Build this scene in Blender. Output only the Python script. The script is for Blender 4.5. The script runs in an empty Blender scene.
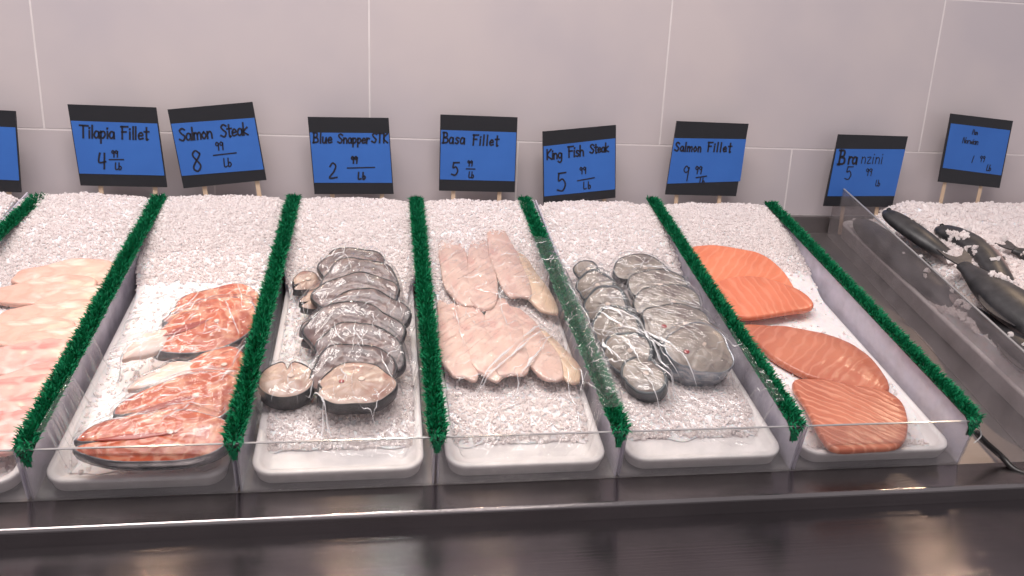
import bpy, math, random
import numpy as np
from mathutils import Vector, Matrix, noise
from mathutils.bvhtree import BVHTree

random.seed(7)
RNG = np.random.default_rng(7)
scn = bpy.context.scene
COL = scn.collection
PI = math.pi

# ------------------------------------------------------------------ camera numbers
YAW, PITCH, ROLL, FPX = .164, .2811, .0438, 815.7
CAM = Vector((0, -.895, .5138))
_r0 = Vector((math.cos(YAW), -math.sin(YAW), 0))
FWD = Vector((math.sin(YAW) * math.cos(PITCH), math.cos(YAW) * math.cos(PITCH), -math.sin(PITCH)))
_u0 = _r0.cross(FWD)
RT = _r0 * math.cos(ROLL) + _u0 * math.sin(ROLL)
UP = -_r0 * math.sin(ROLL) + _u0 * math.cos(ROLL)
AL = .2417                                   # slope of the display bed
CA, SA = math.cos(AL), math.sin(AL)
MB = Matrix.Rotation(AL, 4, 'X')             # bed frame: x across, v up the slope, w off the slope


def at(px, py, w):
    """point of the bed frame seen at a pixel, on the plane w above the bed"""
    d = FWD + RT * ((px - 512) / FPX) + UP * ((288 - py) / FPX)
    n = Vector((0, -SA, CA))
    t = (w - CAM.dot(n)) / d.dot(n)
    P = CAM + d * t
    return P.x, P.y * CA + P.z * SA


# ------------------------------------------------------------------ materials
def new_mat(name):
    m = bpy.data.materials.new(name)
    m.use_nodes = True
    nt = m.node_tree
    return m, nt, nt.nodes['Principled BSDF']


def mixc(nt, fac, a, b):
    n = nt.nodes.new('ShaderNodeMix'); n.data_type = 'RGBA'
    if fac is not None:
        nt.links.new(fac, n.inputs[0])
    for k, c in ((6, a), (7, b)):
        if isinstance(c, tuple):
            n.inputs[k].default_value = (*c, 1)
        else:
            nt.links.new(c, n.inputs[k])
    return n.outputs[2]


def coords(nt, scale=(1, 1, 1)):
    tc = nt.nodes.new('ShaderNodeTexCoord')
    mp = nt.nodes.new('ShaderNodeMapping')
    mp.inputs['Scale'].default_value = scale
    nt.links.new(tc.outputs['Object'], mp.inputs[0])
    return mp.outputs[0]


def noi(nt, vec, scale, detail=3, rough=.5, dist=0):
    n = nt.nodes.new('ShaderNodeTexNoise')
    n.inputs['Scale'].default_value = scale; n.inputs['Detail'].default_value = detail
    n.inputs['Roughness'].default_value = rough; n.inputs['Distortion'].default_value = dist
    nt.links.new(vec, n.inputs['Vector'])
    return n.outputs['Fac']


def ramp(nt, fac, a, b):
    n = nt.nodes.new('ShaderNodeMapRange')
    n.inputs[1].default_value = a; n.inputs[2].default_value = b
    nt.links.new(fac, n.inputs[0])
    return n.outputs[0]


def bump(nt, bs, h, strength, dist=.001):
    b = nt.nodes.new('ShaderNodeBump')
    b.inputs['Strength'].default_value = strength; b.inputs['Distance'].default_value = dist
    nt.links.new(h, b.inputs['Height']); nt.links.new(b.outputs[0], bs.inputs['Normal'])


def simple(name, col, rough=.5, metal=0, col2=None, nscale=30, bumps=0, bscale=200, spec=.5, scale=(1, 1, 1), sss=0):
    m, nt, bs = new_mat(name)
    bs.inputs['Roughness'].default_value = rough
    bs.inputs['Metallic'].default_value = metal
    bs.inputs['Specular IOR Level'].default_value = spec
    v = coords(nt, scale)
    nt.links.new(mixc(nt, ramp(nt, noi(nt, v, nscale), .35, .65), col, col2 or tuple(c * .9 for c in col)), bs.inputs['Base Color'])
    if bumps:
        bump(nt, bs, noi(nt, v, bscale), bumps)
    if sss:
        bs.inputs['Subsurface Weight'].default_value = sss
        bs.inputs['Subsurface Radius'].default_value = (1, .5, .4)
        bs.inputs['Subsurface Scale'].default_value = .008
    return m


def clear(name, haze, haze_col, rough, tint=(1, 1, 1), bumps=0, bscale=40, scale=(1, 1, 1), spec=1.0, floor=.035):
    """thin clear plastic: transparent, with fresnel gloss and a share of milky haze"""
    m = bpy.data.materials.new(name); m.use_nodes = True
    nt = m.node_tree; nt.nodes.clear()
    out = nt.nodes.new('ShaderNodeOutputMaterial')
    tr = nt.nodes.new('ShaderNodeBsdfTransparent'); tr.inputs[0].default_value = (*tint, 1)
    df = nt.nodes.new('ShaderNodeBsdfDiffuse'); df.inputs[0].default_value = (*haze_col, 1)
    gl = nt.nodes.new('ShaderNodeBsdfGlossy'); gl.inputs['Roughness'].default_value = rough
    fr = nt.nodes.new('ShaderNodeLayerWeight'); fr.inputs[0].default_value = .5
    pw = nt.nodes.new('ShaderNodeMath'); pw.operation = 'POWER'; pw.inputs[1].default_value = 4
    nt.links.new(fr.outputs['Facing'], pw.inputs[0])
    mr = nt.nodes.new('ShaderNodeMapRange'); mr.inputs[3].default_value = floor; mr.inputs[4].default_value = .75
    nt.links.new(pw.outputs[0], mr.inputs[0])
    v = coords(nt, scale)
    hz = nt.nodes.new('ShaderNodeMapRange')
    hz.inputs[1].default_value = .3; hz.inputs[2].default_value = .7
    hz.inputs[3].default_value = haze * .7; hz.inputs[4].default_value = haze * 1.3
    nt.links.new(noi(nt, v, 25), hz.inputs[0])
    m1 = nt.nodes.new('ShaderNodeMixShader'); m2 = nt.nodes.new('ShaderNodeMixShader')
    nt.links.new(hz.outputs[0], m1.inputs[0]); nt.links.new(tr.outputs[0], m1.inputs[1]); nt.links.new(df.outputs[0], m1.inputs[2])
    mu = nt.nodes.new('ShaderNodeMath'); mu.operation = 'MULTIPLY'; mu.inputs[1].default_value = spec; mu.use_clamp = True
    nt.links.new(mr.outputs[0], mu.inputs[0])
    nt.links.new(mu.outputs[0], m2.inputs[0]); nt.links.new(m1.outputs[0], m2.inputs[1]); nt.links.new(gl.outputs[0], m2.inputs[2])
    if bumps:
        b = nt.nodes.new('ShaderNodeBump'); b.inputs['Strength'].default_value = bumps; b.inputs['Distance'].default_value = .002
        nt.links.new(noi(nt, v, bscale, 4, .6, .6), b.inputs['Height'])
        nt.links.new(b.outputs[0], gl.inputs['Normal']); nt.links.new(b.outputs[0], fr.inputs['Normal'])
    nt.links.new(m2.outputs[0], out.inputs[0])
    return m


def steel(name, col, rough, aniso=.8):
    m, nt, bs = new_mat(name)
    v = coords(nt, (.15, 90, 90))
    s = noi(nt, v, 8, 4)
    v2 = coords(nt, (1, 1, 1))
    nt.links.new(mixc(nt, ramp(nt, noi(nt, v2, 7, 4), .3, .7), col, tuple(c * .8 for c in col)), bs.inputs['Base Color'])
    bs.inputs['Metallic'].default_value = 1
    mr = nt.nodes.new('ShaderNodeMapRange'); mr.inputs[3].default_value = rough * .85; mr.inputs[4].default_value = rough * 1.15
    nt.links.new(s, mr.inputs[0]); nt.links.new(mr.outputs[0], bs.inputs['Roughness'])
    bs.inputs['Anisotropic'].default_value = aniso
    tn = nt.nodes.new('ShaderNodeTangent'); tn.direction_type = 'RADIAL'; tn.axis = 'X'
    # brush direction along x
    cx = nt.nodes.new('ShaderNodeCombineXYZ'); cx.inputs[1].default_value = 1
    nt.links.new(cx.outputs[0], bs.inputs['Tangent'])
    bump(nt, bs, s, .35, .0005)
    return m


def flesh(name, c1, c2, line, wscale, wdist, rough=.3, ring=False, amount=.5, scale=(1, 1, 1), blotch=None, spec=.5):
    m, nt, bs = new_mat(name)
    v = coords(nt, scale)
    base = mixc(nt, ramp(nt, noi(nt, v, 28, 4), .35, .65), c1, c2)
    if blotch:
        base = mixc(nt, ramp(nt, noi(nt, v, 45, 3), .55, .72), base, blotch)
    w = nt.nodes.new('ShaderNodeTexWave')
    w.wave_type = 'RINGS' if ring else 'BANDS'
    if ring:
        w.rings_direction = 'Z'
    w.inputs['Scale'].default_value = wscale; w.inputs['Distortion'].default_value = wdist
    w.inputs['Detail'].default_value = 2; w.inputs['Detail Scale'].default_value = 1.5
    nt.links.new(v, w.inputs['Vector'])
    f = ramp(nt, w.outputs['Fac'], .72, 1.0)
    mu = nt.nodes.new('ShaderNodeMath'); mu.operation = 'MULTIPLY'; mu.inputs[1].default_value = amount
    nt.links.new(f, mu.inputs[0])
    nt.links.new(mixc(nt, mu.outputs[0], base, line), bs.inputs['Base Color'])
    bs.inputs['Roughness'].default_value = rough
    bs.inputs['Specular IOR Level'].default_value = spec
    bs.inputs['Subsurface Weight'].default_value = .25
    bs.inputs['Subsurface Radius'].default_value = (1, .4, .3)
    bs.inputs['Subsurface Scale'].default_value = .006
    ad = nt.nodes.new('ShaderNodeMath'); ad.operation = 'ADD'
    nt.links.new(w.outputs['Fac'], ad.inputs[0]); nt.links.new(noi(nt, v, 120, 3), ad.inputs[1])
    bump(nt, bs, ad.outputs[0], .35, .0012)
    return m


M = {}
M['wall'] = simple('wall panel paint', (.565, .50, .505), .33, col2=(.50, .45, .475), nscale=4, bumps=.35, bscale=14)
M['grout'] = simple('wall grout', (.74, .68, .68), .6)
M['steel'] = steel('brushed steel ledge', (.34, .31, .31), .14, 1)
M['steel_counter'] = steel('dull steel counter', (.19, .172, .18), .14, 1)
M['steel_bed'] = steel('steel bed', (.34, .31, .31), .48, 0)
M['pan'] = simple('white pan plastic', (.84, .80, .80), .35)
M['ice'] = simple('ice bulk', (.87, .82, .82), .5, col2=(.82, .77, .775), nscale=120, bumps=.5, bscale=300, sss=.5)
M['turf'] = simple('green artificial grass', (.007, .23, .095), .55, col2=(.004, .16, .068), nscale=90, spec=.3)
M['turf_back'] = simple('turf backing', (.006, .03, .018), .7)
M['board'] = simple('black board', (.012, .012, .016), .4)
M['paper'] = simple('blue paper', (.024, .115, .42), .6, col2=(.028, .13, .46), nscale=12)
M['ink'] = simple('black marker ink', (.008, .008, .02), .5)
M['wood'] = simple('light wood stick', (.62, .47, .34), .6, col2=(.55, .40, .28), nscale=20, scale=(8, 8, 1))
M['cable'] = simple('black cable rubber', (.012, .010, .010), .35)
M['acrylic'] = clear('clear acrylic front', .17, (.46, .44, .45), .06)
M['acrylic_side'] = clear('milky acrylic side', .60, (.74, .70, .80), .12)
M['acrylic_big'] = clear('hazy acrylic divider', .20, (.36, .33, .34), .10, tint=(.86, .84, .84))
M['edge_dark'] = simple('acrylic edge grey', (.30, .29, .30), .2)
M['acrylic_edge'] = simple('acrylic cut edge', (.55, .55, .55), .2)
M['fold'] = clear('film creases with painted glints', .70, (.92, .90, .92), .12, bumps=.5, bscale=300, floor=.25)  # milky white haze paints the bright reflections along the film's folds


def wrap_mat(angle):
    m = clear('clear food wrap', .02, (.85, .83, .85), .09, bumps=.5, bscale=40, floor=.045)
    nt = m.node_tree
    tc = nt.nodes.new('ShaderNodeTexCoord'); mp = nt.nodes.new('ShaderNodeMapping'); mp.vector_type = 'TEXTURE'
    mp.inputs['Rotation'].default_value = (0, 0, angle); mp.inputs['Scale'].default_value = (.22, .035, 1)
    nt.links.new(tc.outputs['Object'], mp.inputs[0])
    f = noi(nt, mp.outputs[0], 2.2, 3, .5, .8)
    old = next(n for n in nt.nodes if n.type == 'BUMP')
    b = nt.nodes.new('ShaderNodeBump'); b.inputs['Strength'].default_value = 1; b.inputs['Distance'].default_value = .007
    nt.links.new(f, b.inputs['Height']); nt.links.new(b.outputs[0], old.inputs['Normal'])
    return m




m, nt, bs = new_mat('ice chip')
bs.inputs['Base Color'].default_value = (.96, .915, .91, 1); bs.inputs['Roughness'].default_value = .25
tl = nt.nodes.new('ShaderNodeBsdfTranslucent'); tl.inputs[0].default_value = (.99, .94, .93, 1)
mx = nt.nodes.new('ShaderNodeMixShader'); mx.inputs[0].default_value = .52
nt.links.new(bs.outputs[0], mx.inputs[1]); nt.links.new(tl.outputs[0], mx.inputs[2])
nt.links.new(mx.outputs[0], nt.nodes['Material Output'].inputs[0])
M['chip'] = m

M['salmon'] = flesh('salmon steak flesh', (.50, .10, .036), (.34, .055, .022), (.60, .29, .18), 20, 9, ring=True, amount=.5, blotch=(.62, .30, .20))
M['salmon_deep'] = simple('salmon cavity', (.30, .04, .025), .3)
M['salmon_flap'] = simple('pale belly flap', (.72, .60, .56), .3, col2=(.60, .38, .30), nscale=20, sss=.2)
M['salmon_skin'] = simple('silver grey salmon skin', (.10, .10, .11), .22, metal=.3, col2=(.30, .28, .29), nscale=40)
M['fillet_bright'] = flesh('bright salmon fillet', (.76, .24, .13), (.66, .19, .10), (.86, .42, .29), 22, 6, amount=.25, scale=(1, .55, 1))
M['fillet_deep'] = flesh('deep salmon fillet', (.55, .19, .115), (.45, .14, .085), (.80, .38, .26), 26, 7, amount=.5, scale=(1, .55, 1))
M['fillet_mid'] = flesh('orange salmon fillet', (.72, .215, .12), (.62, .175, .095), (.84, .42, .29), 20, 8, amount=.25, scale=(1, .5, 1))
M['fillet_smooth'] = flesh('smooth salmon fillet', (.55, .19, .115), (.46, .145, .09), (.74, .36, .26), 20, 9, amount=.25, scale=(1, .45, 1))
M['snapper'] = flesh('grey pink snapper flesh', (.17, .092, .082), (.06, .038, .042), (.27, .175, .155), 18, 7, ring=True, amount=.4, blotch=(.13, .085, .09))
M['snapper_pale'] = flesh('pale snapper flesh', (.40, .28, .225), (.32, .21, .175), (.50, .38, .32), 14, 6, ring=True, amount=.3, blotch=(.28, .13, .10))
M['snapper_skin'] = simple('charcoal snapper skin', (.014, .014, .017), .4, col2=(.04, .037, .041), nscale=60)
M['basa'] = flesh('translucent basa flesh', (.60, .42, .36), (.50, .34, .30), (.72, .56, .50), 22, 5, amount=.4, scale=(.35, 1.3, 1), blotch=(.55, .33, .29))
M['basa_yellow'] = flesh('yellowish basa flesh', (.66, .49, .36), (.56, .40, .31), (.80, .66, .55), 22, 5, amount=.4, scale=(.35, 1.3, 1))
M['tilapia'] = flesh('peach tilapia flesh', (.74, .47, .385), (.67, .40, .325), (.68, .34, .27), 22, 8, amount=.4, scale=(.4, 1.2, 1), blotch=(.86, .66, .56))
M['tilapia_pink'] = flesh('pink tilapia flesh', (.72, .46, .40), (.64, .34, .30), (.80, .60, .53), 22, 5, amount=.35, scale=(.4, 1.2, 1), blotch=(.60, .24, .22))
M['king'] = flesh('grey kingfish flesh', (.31, .26, .225), (.17, .14, .128), (.46, .40, .36), 14, 9, ring=True, amount=.3, blotch=(.13, .09, .085))
M['king_skin'] = simple('slate kingfish skin', (.016, .02, .026), .35, metal=.0, col2=(.06, .07, .08), nscale=50)
M['king_silver'] = simple('silver blue kingfish skin', (.22, .26, .31), .15, metal=.5, col2=(.50, .50, .52), nscale=70, scale=(1, 1, 3))
M['blood'] = simple('blood red spot', (.30, .03, .03), .3)
M['bone'] = simple('pale backbone', (.66, .52, .45), .4)

def fish_skin(axis, a, b, belly1, belly2):
    m, nt, bs = new_mat('branzino skin')
    tc = nt.nodes.new('ShaderNodeTexCoord'); sx = nt.nodes.new('ShaderNodeSeparateXYZ'); nt.links.new(tc.outputs['Object'], sx.inputs[0])
    f = ramp(nt, sx.outputs[axis], a, b)
    v = coords(nt)
    c0 = mixc(nt, ramp(nt, noi(nt, v, 60, 4), .35, .65), (.020, .020, .022), (.042, .040, .043))
    c1 = mixc(nt, ramp(nt, noi(nt, v, 60, 4), .35, .65), belly1, belly2)
    nt.links.new(mixc(nt, f, c0, c1), bs.inputs['Base Color'])
    bs.inputs['Roughness'].default_value = .42
    bump(nt, bs, noi(nt, v, 350, 2), .3, .0006)
    return m


M['branzino'] = fish_skin(2, -.006, -.016, (.42, .33, .32), (.32, .27, .26))
M['branzino_pink'] = fish_skin(1, -.004, -.022, (.62, .42, .39), (.48, .35, .33))
M['fin'] = simple('dark fish fin', (.035, .033, .036), .4, col2=(.06, .055, .06), nscale=60, scale=(6, 1, 1), bumps=.4)
M['eye'] = simple('fish eye', (.02, .02, .02), .1)


# ------------------------------------------------------------------ mesh helpers
def mesh_data(name, verts, faces, mats, smooth=True, fmat=None):
    me = bpy.data.meshes.new(name)
    me.from_pydata([tuple(v) for v in verts], [], faces)
    for mm in (mats if isinstance(mats, (list, tuple)) else [mats]):
        me.materials.append(mm)
    if smooth:
        me.polygons.foreach_set('use_smooth', [True] * len(me.polygons))
    if fmat is not None:
        me.polygons.foreach_set('material_index', fmat)
    me.update()
    return me


def link(name, data, parent=None, mw=None):
    o = bpy.data.objects.new(name, data)
    COL.objects.link(o)
    if mw is not None:
        o.matrix_world = mw
    if parent is not None:
        o.parent = parent
    return o


def tag(o, label=None, cat=None, group=None, kind=None):
    if label: o['label'] = label
    if cat: o['category'] = cat
    if group: o['group'] = group
    if kind: o['kind'] = kind
    return o


def bedmat(x, v, w, rz=0, tx=0, ty=0):
    return MB @ Matrix.Translation((x, v, w)) @ Matrix.Rotation(rz, 4, 'Z') @ Matrix.Rotation(tx, 4, 'X') @ Matrix.Rotation(ty, 4, 'Y')


def box_vf(x0, x1, y0, y1, z0, z1):
    vs = [(x, y, z) for z in (z0, z1) for x, y in ((x0, y0), (x1, y0), (x1, y1), (x0, y1))]
    fs = [(3, 2, 1, 0), (4, 5, 6, 7), (0, 1, 5, 4), (1, 2, 6, 5), (2, 3, 7, 6), (3, 0, 4, 7)]
    return vs, fs


def boxes(name, bl, mats, parent=None, mw=None, bevel=0, fm=None):
    V, F = [], []
    for b in bl:
        v, f = box_vf(*b)
        n = len(V); V += v; F += [tuple(i + n for i in q) for q in f]
    o = link(name, mesh_data(name, V, F, mats, smooth=False, fmat=fm), parent, mw)
    if bevel:
        bv = o.modifiers.new('bevel', 'BEVEL'); bv.width = bevel; bv.segments = 2; bv.limit_method = 'ANGLE'
    return o


def hexa(name, c, mat, parent=None, mw=None, bevel=0):
    """box from 8 corners: 4 bottom (ccw), 4 top"""
    fs = [(3, 2, 1, 0), (4, 5, 6, 7), (0, 1, 5, 4), (1, 2, 6, 5), (2, 3, 7, 6), (3, 0, 4, 7)]
    o = link(name, mesh_data(name, c, fs, mat, smooth=False), parent, mw)
    if bevel:
        bv = o.modifiers.new('bevel', 'BEVEL'); bv.width = bevel; bv.segments = 2
    return o


def profile_x(name, pts, x0, x1, mat, parent=None, smooth=False, nx=2):
    """closed (y,z) profile swept along x"""
    V, F = [], []; n = len(pts)
    for k in range(nx):
        x = x0 + (x1 - x0) * k / (nx - 1)
        V += [(x, y, z) for y, z in pts]
    for k in range(nx - 1):
        for i in range(n):
            j = (i + 1) % n
            F.append((k * n + i, k * n + j, (k + 1) * n + j, (k + 1) * n + i))
    F.append(tuple(range(n))[::-1]); F.append(tuple((nx - 1) * n + i for i in range(n)))
    return link(name, mesh_data(name, V, F, mat, smooth), parent)


def catmull(P, n=6, closed=True):
    out = []; m_ = len(P)
    rng_ = range(m_) if closed else range(m_ - 1)
    for i in rng_:
        g = (lambda k: P[k % m_]) if closed else (lambda k: P[min(max(k, 0), m_ - 1)])
        p0, p1, p2, p3 = (Vector(g(i + d)) for d in (-1, 0, 1, 2))
        for k in range(n):
            t = k / n
            out.append(.5 * ((2 * p1) + (p2 - p0) * t + (2 * p0 - 5 * p1 + 4 * p2 - p3) * t * t + (3 * p1 - p0 - 3 * p2 + p3) * t ** 3))
    if not closed:
        out.append(Vector(P[-1]))
    return out


def smooth01(a, b, t):
    t = min(max((t - a) / (b - a), 0), 1)
    return t * t * (3 - 2 * t)


# ------------------------------------------------------------------ layout of the lanes (bed frame)
XD = [-.864, -.628, -.3967, -.168, .0636, .2945, .533, .7782]       # dividers
LEN = .70


def ice_h(lane, x, v):
    x0, x1 = XD[lane], XD[lane + 1]
    u = (x - (x0 + x1) / 2) / ((x1 - x0) / 2)
    h = .0105 + .0155 * smooth01(.05, .11, v)
    h += .050 * smooth01(.30, .66, v) + .006 * (1 - u * u) * smooth01(.08, .3, v)
    h -= .020 * smooth01(.668, .695, v)
    rear = smooth01(.35, .55, v)
    h -= .012 * max(0, abs(u) - .82) / .18 * (1 - .3 * rear)
    return h + .003 * (noise.noise(Vector((x * 22, v * 22, lane * 3.1)))) * smooth01(.08, .2, v)


def ice_h7(x, v):
    low = .026 + .034 * (1 - smooth01(.26, .40, v))
    h = low + (.086 - low) * smooth01(.985, 1.06, x) + .002 * smooth01(.40, .64, v)
    h -= .02 * smooth01(.67, .70, v)
    return h + .007 * noise.noise(Vector((x * 14, v * 14, 4))) + .004 * noise.noise(Vector((x * 40, v * 40, 9)))


# ------------------------------------------------------------------ setting: wall, case, counter
SX = [-.603 - 1.158, -.603 - .579, -.603, -.0235, .556, 1.135, 1.714, 2.293]
WY = .7113
wv, wf = [], []
def tile_row(z0, z1, xs):
    return [(xs[i] + .0015, xs[i + 1] - .0015, WY, WY + .010, z0 + .0012, z1 - .0012) for i in range(len(xs) - 1)]
half = [x + .289 for x in [SX[0] - .579] + SX]
bl = tile_row(.205, .345, half) + tile_row(.345, .655, SX) + tile_row(.655, .965, half) + tile_row(.965, 1.275, SX)
wall = boxes('wall_back', bl, M['wall'], bevel=.0007)
tag(wall, kind='structure')
gb = boxes('wall_back_grout', [(-1.9, 2.3, WY + .0004, WY + .03, .205, 1.29)], M['grout'], parent=wall)

case = link('display_case', None)
tag(case, 'stainless steel refrigerated display bed and raised front ledge under the fish bins', 'display case')
case.location = (0, 0, 0)
# sloped bed
c = [(-1.5, 0.0, -.03), (1.9, 0.0, -.03), (1.9, .716, -.03), (-1.5, .716, -.03), (-1.5, 0.0, 0), (1.9, 0.0, 0), (1.9, .716, 0), (-1.5, .716, 0)]
c = [tuple(MB @ Vector(p)) for p in c]
hexa('bed', c, M['steel_bed'], case)
# rear lip up to the wall
yb, zb = (MB @ Vector((0, .716, 0)))[1:]
boxes('rear_lip', [(-1.5, 1.9, yb - .003, yb + .002, zb - .02, .205)], M['steel_bed'], case)
# ledge with rounded nose
boxes('rear_flange', [(-1.5, 1.9, yb + .002, WY - .0005, .196, .205)], M['steel_bed'], case)
LY, LZ = -.0592, 0.0
prof = [(.0, 0.0), (.0, -.03), (LY + .01, -.03)]
prof += [(LY, -.0219), (LY, -.006)] + [(LY + .005 - .005 * math.cos(a), -.005 + .005 * math.sin(a)) for a in [PI / 10 * k for k in range(6)]]
LXE = 1.06
ledge = profile_x('front_ledge', prof, -1.5, LXE, M['steel'], case)
counter = link('steel_counter', None)
tag(counter, 'dull brushed steel work counter running in front of the display ledge', 'counter')
counter.location = (0, -.4, -.022)
def local(o, b): return (b[0] - o.location.x, b[1] - o.location.x, b[2] - o.location.y, b[3] - o.location.y, b[4] - o.location.z, b[5] - o.location.z)
boxes('counter_top', [local(counter, (-1.6, 2.0, -1.0, LY + .0095, -.05, -.022))], M['steel_counter'], counter, bevel=.002)
boxes('front_panel', [local(counter, (-1.6, 2.0, -.97, -.95, -.9, -.05))], M['steel_counter'], counter)

# ------------------------------------------------------------------ bins, pans
def rrect(x0, x1, y0, y1, r, n=6):
    out = []
    for cx, cy, a0 in ((x1 - r, y1 - r, 0), (x0 + r, y1 - r, PI / 2), (x0 + r, y0 + r, PI), (x1 - r, y0 + r, 3 * PI / 2)):
        for k in range(n + 1):
            a = a0 + PI / 2 * k / n
            out.append((cx + r * math.cos(a), cy + r * math.sin(a)))
    return out


LANE = ['', 'tilapia fillets', 'salmon steaks', 'blue snapper steaks', 'basa fillets', 'king fish steaks', 'salmon fillets']


def make_pan(x0, x1, v0, v1, label, h=.025, r=.026):
    cx, cv = (x0 + x1) / 2, (v0 + v1) / 2
    ring = [(.012, .003), (.004, .006), (.0015, h - .006), (0, h - .005), (0, h - .001), (.002, h), (.0075, h), (.0095, h - .003), (.013, .012), (.022, .009)]
    V, F = [], []; n = None
    for ins, z in ring:
        p = rrect(x0 + ins - cx, x1 - ins - cx, v0 + ins - cv, v1 - ins - cv, max(r - ins, .004))
        n = len(p); V += [(a, b, z) for a, b in p]
    for k in range(len(ring) - 1):
        for i in range(n):
            j = (i + 1) % n
            F.append((k * n + i, k * n + j, (k + 1) * n + j, (k + 1) * n + i))
    F.append(tuple(range(n))[::-1]); F.append(tuple((len(ring) - 1) * n + i for i in range(n)))
    o = link('white_pan', mesh_data('white_pan', V, F, M['pan']), None, bedmat(cx, cv, .0))
    return tag(o, label, 'pan', 'white pans in the clear bins')


def make_bin(i):
    x0, x1 = XD[i] + .0015, XD[i + 1] - .0015
    root = link('clear_bin', None, None, bedmat((x0 + x1) / 2, 0, 0))
    tag(root, 'clear acrylic bin holding the pan of %s' % LANE[i], 'bin', 'clear acrylic fish bins')
    hw = (x1 - x0) / 2; T = .0025; H = .0725
    boxes('floor_panel', [(-hw, hw, T, LEN, .0003, .0025)], M['acrylic'], root)
    f = boxes('front_panel', [(-hw, hw, 0, T, .0003, .075)], M['acrylic'], root, bevel=.0004)
    boxes('top_edge', [(-hw, hw, -.0001, T + .0001, .0746, .0754)], M['edge_dark'], f)
    for s in (-1, 1):
        xs = sorted((s * hw, s * (hw - T)))
        boxes('side_panel', [(xs[0], xs[1], T, LEN, .0003, H)], M['acrylic_side'], root, bevel=.0004)
    return root


for i in range(1, 7):
    make_bin(i)
    make_pan(XD[i] + .0135, XD[i + 1] - .0135, .004, .675, 'white plastic pan under the %s' % LANE[i])

# ------------------------------------------------------------------ ice
def chip_arrays(P, size, flat=.7):
    n = len(P)
    base = np.array([(x, y, z) for z in (-1, 1) for x, y in ((-1, -1), (1, -1), (1, 1), (-1, 1))], float) * .5
    V = base[None] * RNG.uniform(.45, 1.25, (n, 1, 3)) + RNG.uniform(-.22, .22, (n, 8, 3))
    V *= (size * RNG.uniform(.5, 1.3, (n, 1, 1)))
    q = RNG.normal(size=(n, 4)); q /= np.linalg.norm(q, axis=1, keepdims=True)
    w, x, y, z = q.T
    R = np.stack([1 - 2 * (y * y + z * z), 2 * (x * y - z * w), 2 * (x * z + y * w), 2 * (x * y + z * w), 1 - 2 * (x * x + z * z), 2 * (y * z - x * w),
                  2 * (x * z - y * w), 2 * (y * z + x * w), 1 - 2 * (x * x + y * y)], 1).reshape(n, 3, 3)
    V = np.einsum('nij,nkj->nki', R, V) + P[:, None, :]
    f = np.array([(3, 2, 1, 0), (4, 5, 6, 7), (0, 1, 5, 4), (1, 2, 6, 5), (2, 3, 7, 6), (3, 0, 4, 7)])
    F = f[None] + (np.arange(n) * 8)[:, None, None]
    return V.reshape(-1, 3), F.reshape(-1, 4)


def ice_object(x0f, x1f, hf, v0, v1, nx, nv, n_chip, dens, label, size=.0052, ragged=True, extra=()):
    """bulk of ice as a height field plus loose chips; all one mass"""
    V, F = [], []
    for j in range(nv + 1):
        v = v0 + (v1 - v0) * j / nv
        for i in range(nx + 1):
            x = x0f(v) + (x1f(v) - x0f(v)) * i / nx
            vv = v + .016 * noise.noise(Vector((x * 24, v0, 2))) * max(0, 1 - j / 4) if ragged else v
            V.append((x, vv, hf(x, vv)))
    for j in range(nv):
        for i in range(nx):
            a = j * (nx + 1) + i
            F.append((a, a + 1, a + nx + 2, a + nx + 1))
    # skirt to the pan floor
    rim = [i for i in range(nx + 1)] + [j * (nx + 1) + nx for j in range(1, nv + 1)] + [nv * (nx + 1) + i for i in range(nx - 1, -1, -1)] + [j * (nx + 1) for j in range(nv - 1, 0, -1)]
    b0 = len(V)
    for k in rim:
        V.append((V[k][0], V[k][1], .0095))
    for a in range(len(rim)):
        b = (a + 1) % len(rim)
        F.append((rim[b], rim[a], b0 + a, b0 + b))
    nb = len(F)
    pts = []
    while len(pts) < n_chip:
        v = random.uniform(v0, v1)
        x = random.uniform(x0f(v), x1f(v))
        if random.random() > dens(x, v):
            continue
        pts.append((x, v, hf(x, v) + random.uniform(-.001, .0022)))
    pts += list(extra)
    cv, cf = chip_arrays(np.array(pts), size)
    nv_ = len(V)
    V = np.vstack([np.array(V), cv]); Fc = (cf + nv_).tolist()
    o = Vector((V[:, 0].mean(), 0, 0)); V[:, 0] -= o.x
    me = mesh_data('crushed_ice', V.tolist(), F + [tuple(q) for q in Fc], [M['ice'], M['chip']], smooth=False, fmat=[0] * nb + [1] * len(Fc))
    ob = link('crushed_ice', me, None, bedmat(o.x, 0, 0))
    tag(ob, label, 'ice', 'crushed ice in the bins', 'stuff')
    return ob


ICE = {}
DENS = {
    1: lambda x, v: 1 if v > .40 else .35,
    2: lambda x, v: 1 if v > .50 else (.5 if v > .42 else .05),
    3: lambda x, v: 1 if v > .42 else (.9 if (v < .13 or x > -.03) else .15) if v > .045 else .05,
    4: lambda x, v: 1 if v > .42 else (.8 if v > .045 else .05),
    5: lambda x, v: 1 if v > .42 else (.9 if v > .045 else .05),
    6: lambda x, v: 1 if v > .50 else (.5 if v > .45 else (.8 if v < .035 else .03)),
}
for i in range(1, 7):
    def X0(v, i=i): return XD[i] + .024 - .0195 * smooth01(.38, .5, v)
    def X1(v, i=i): return XD[i + 1] - .024 + .0195 * smooth01(.38, .5, v)
    ICE[i] = ice_object(X0, X1, lambda x, v, i=i: ice_h(i, x, v), .060 if i in (3, 4, 5) else .030, .697, 30, 90, 14000 if i in (3, 4, 5) else 10000, DENS[i],
                        'crushed ice mounded in the bin of %s' % LANE[i], .0038)
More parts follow.
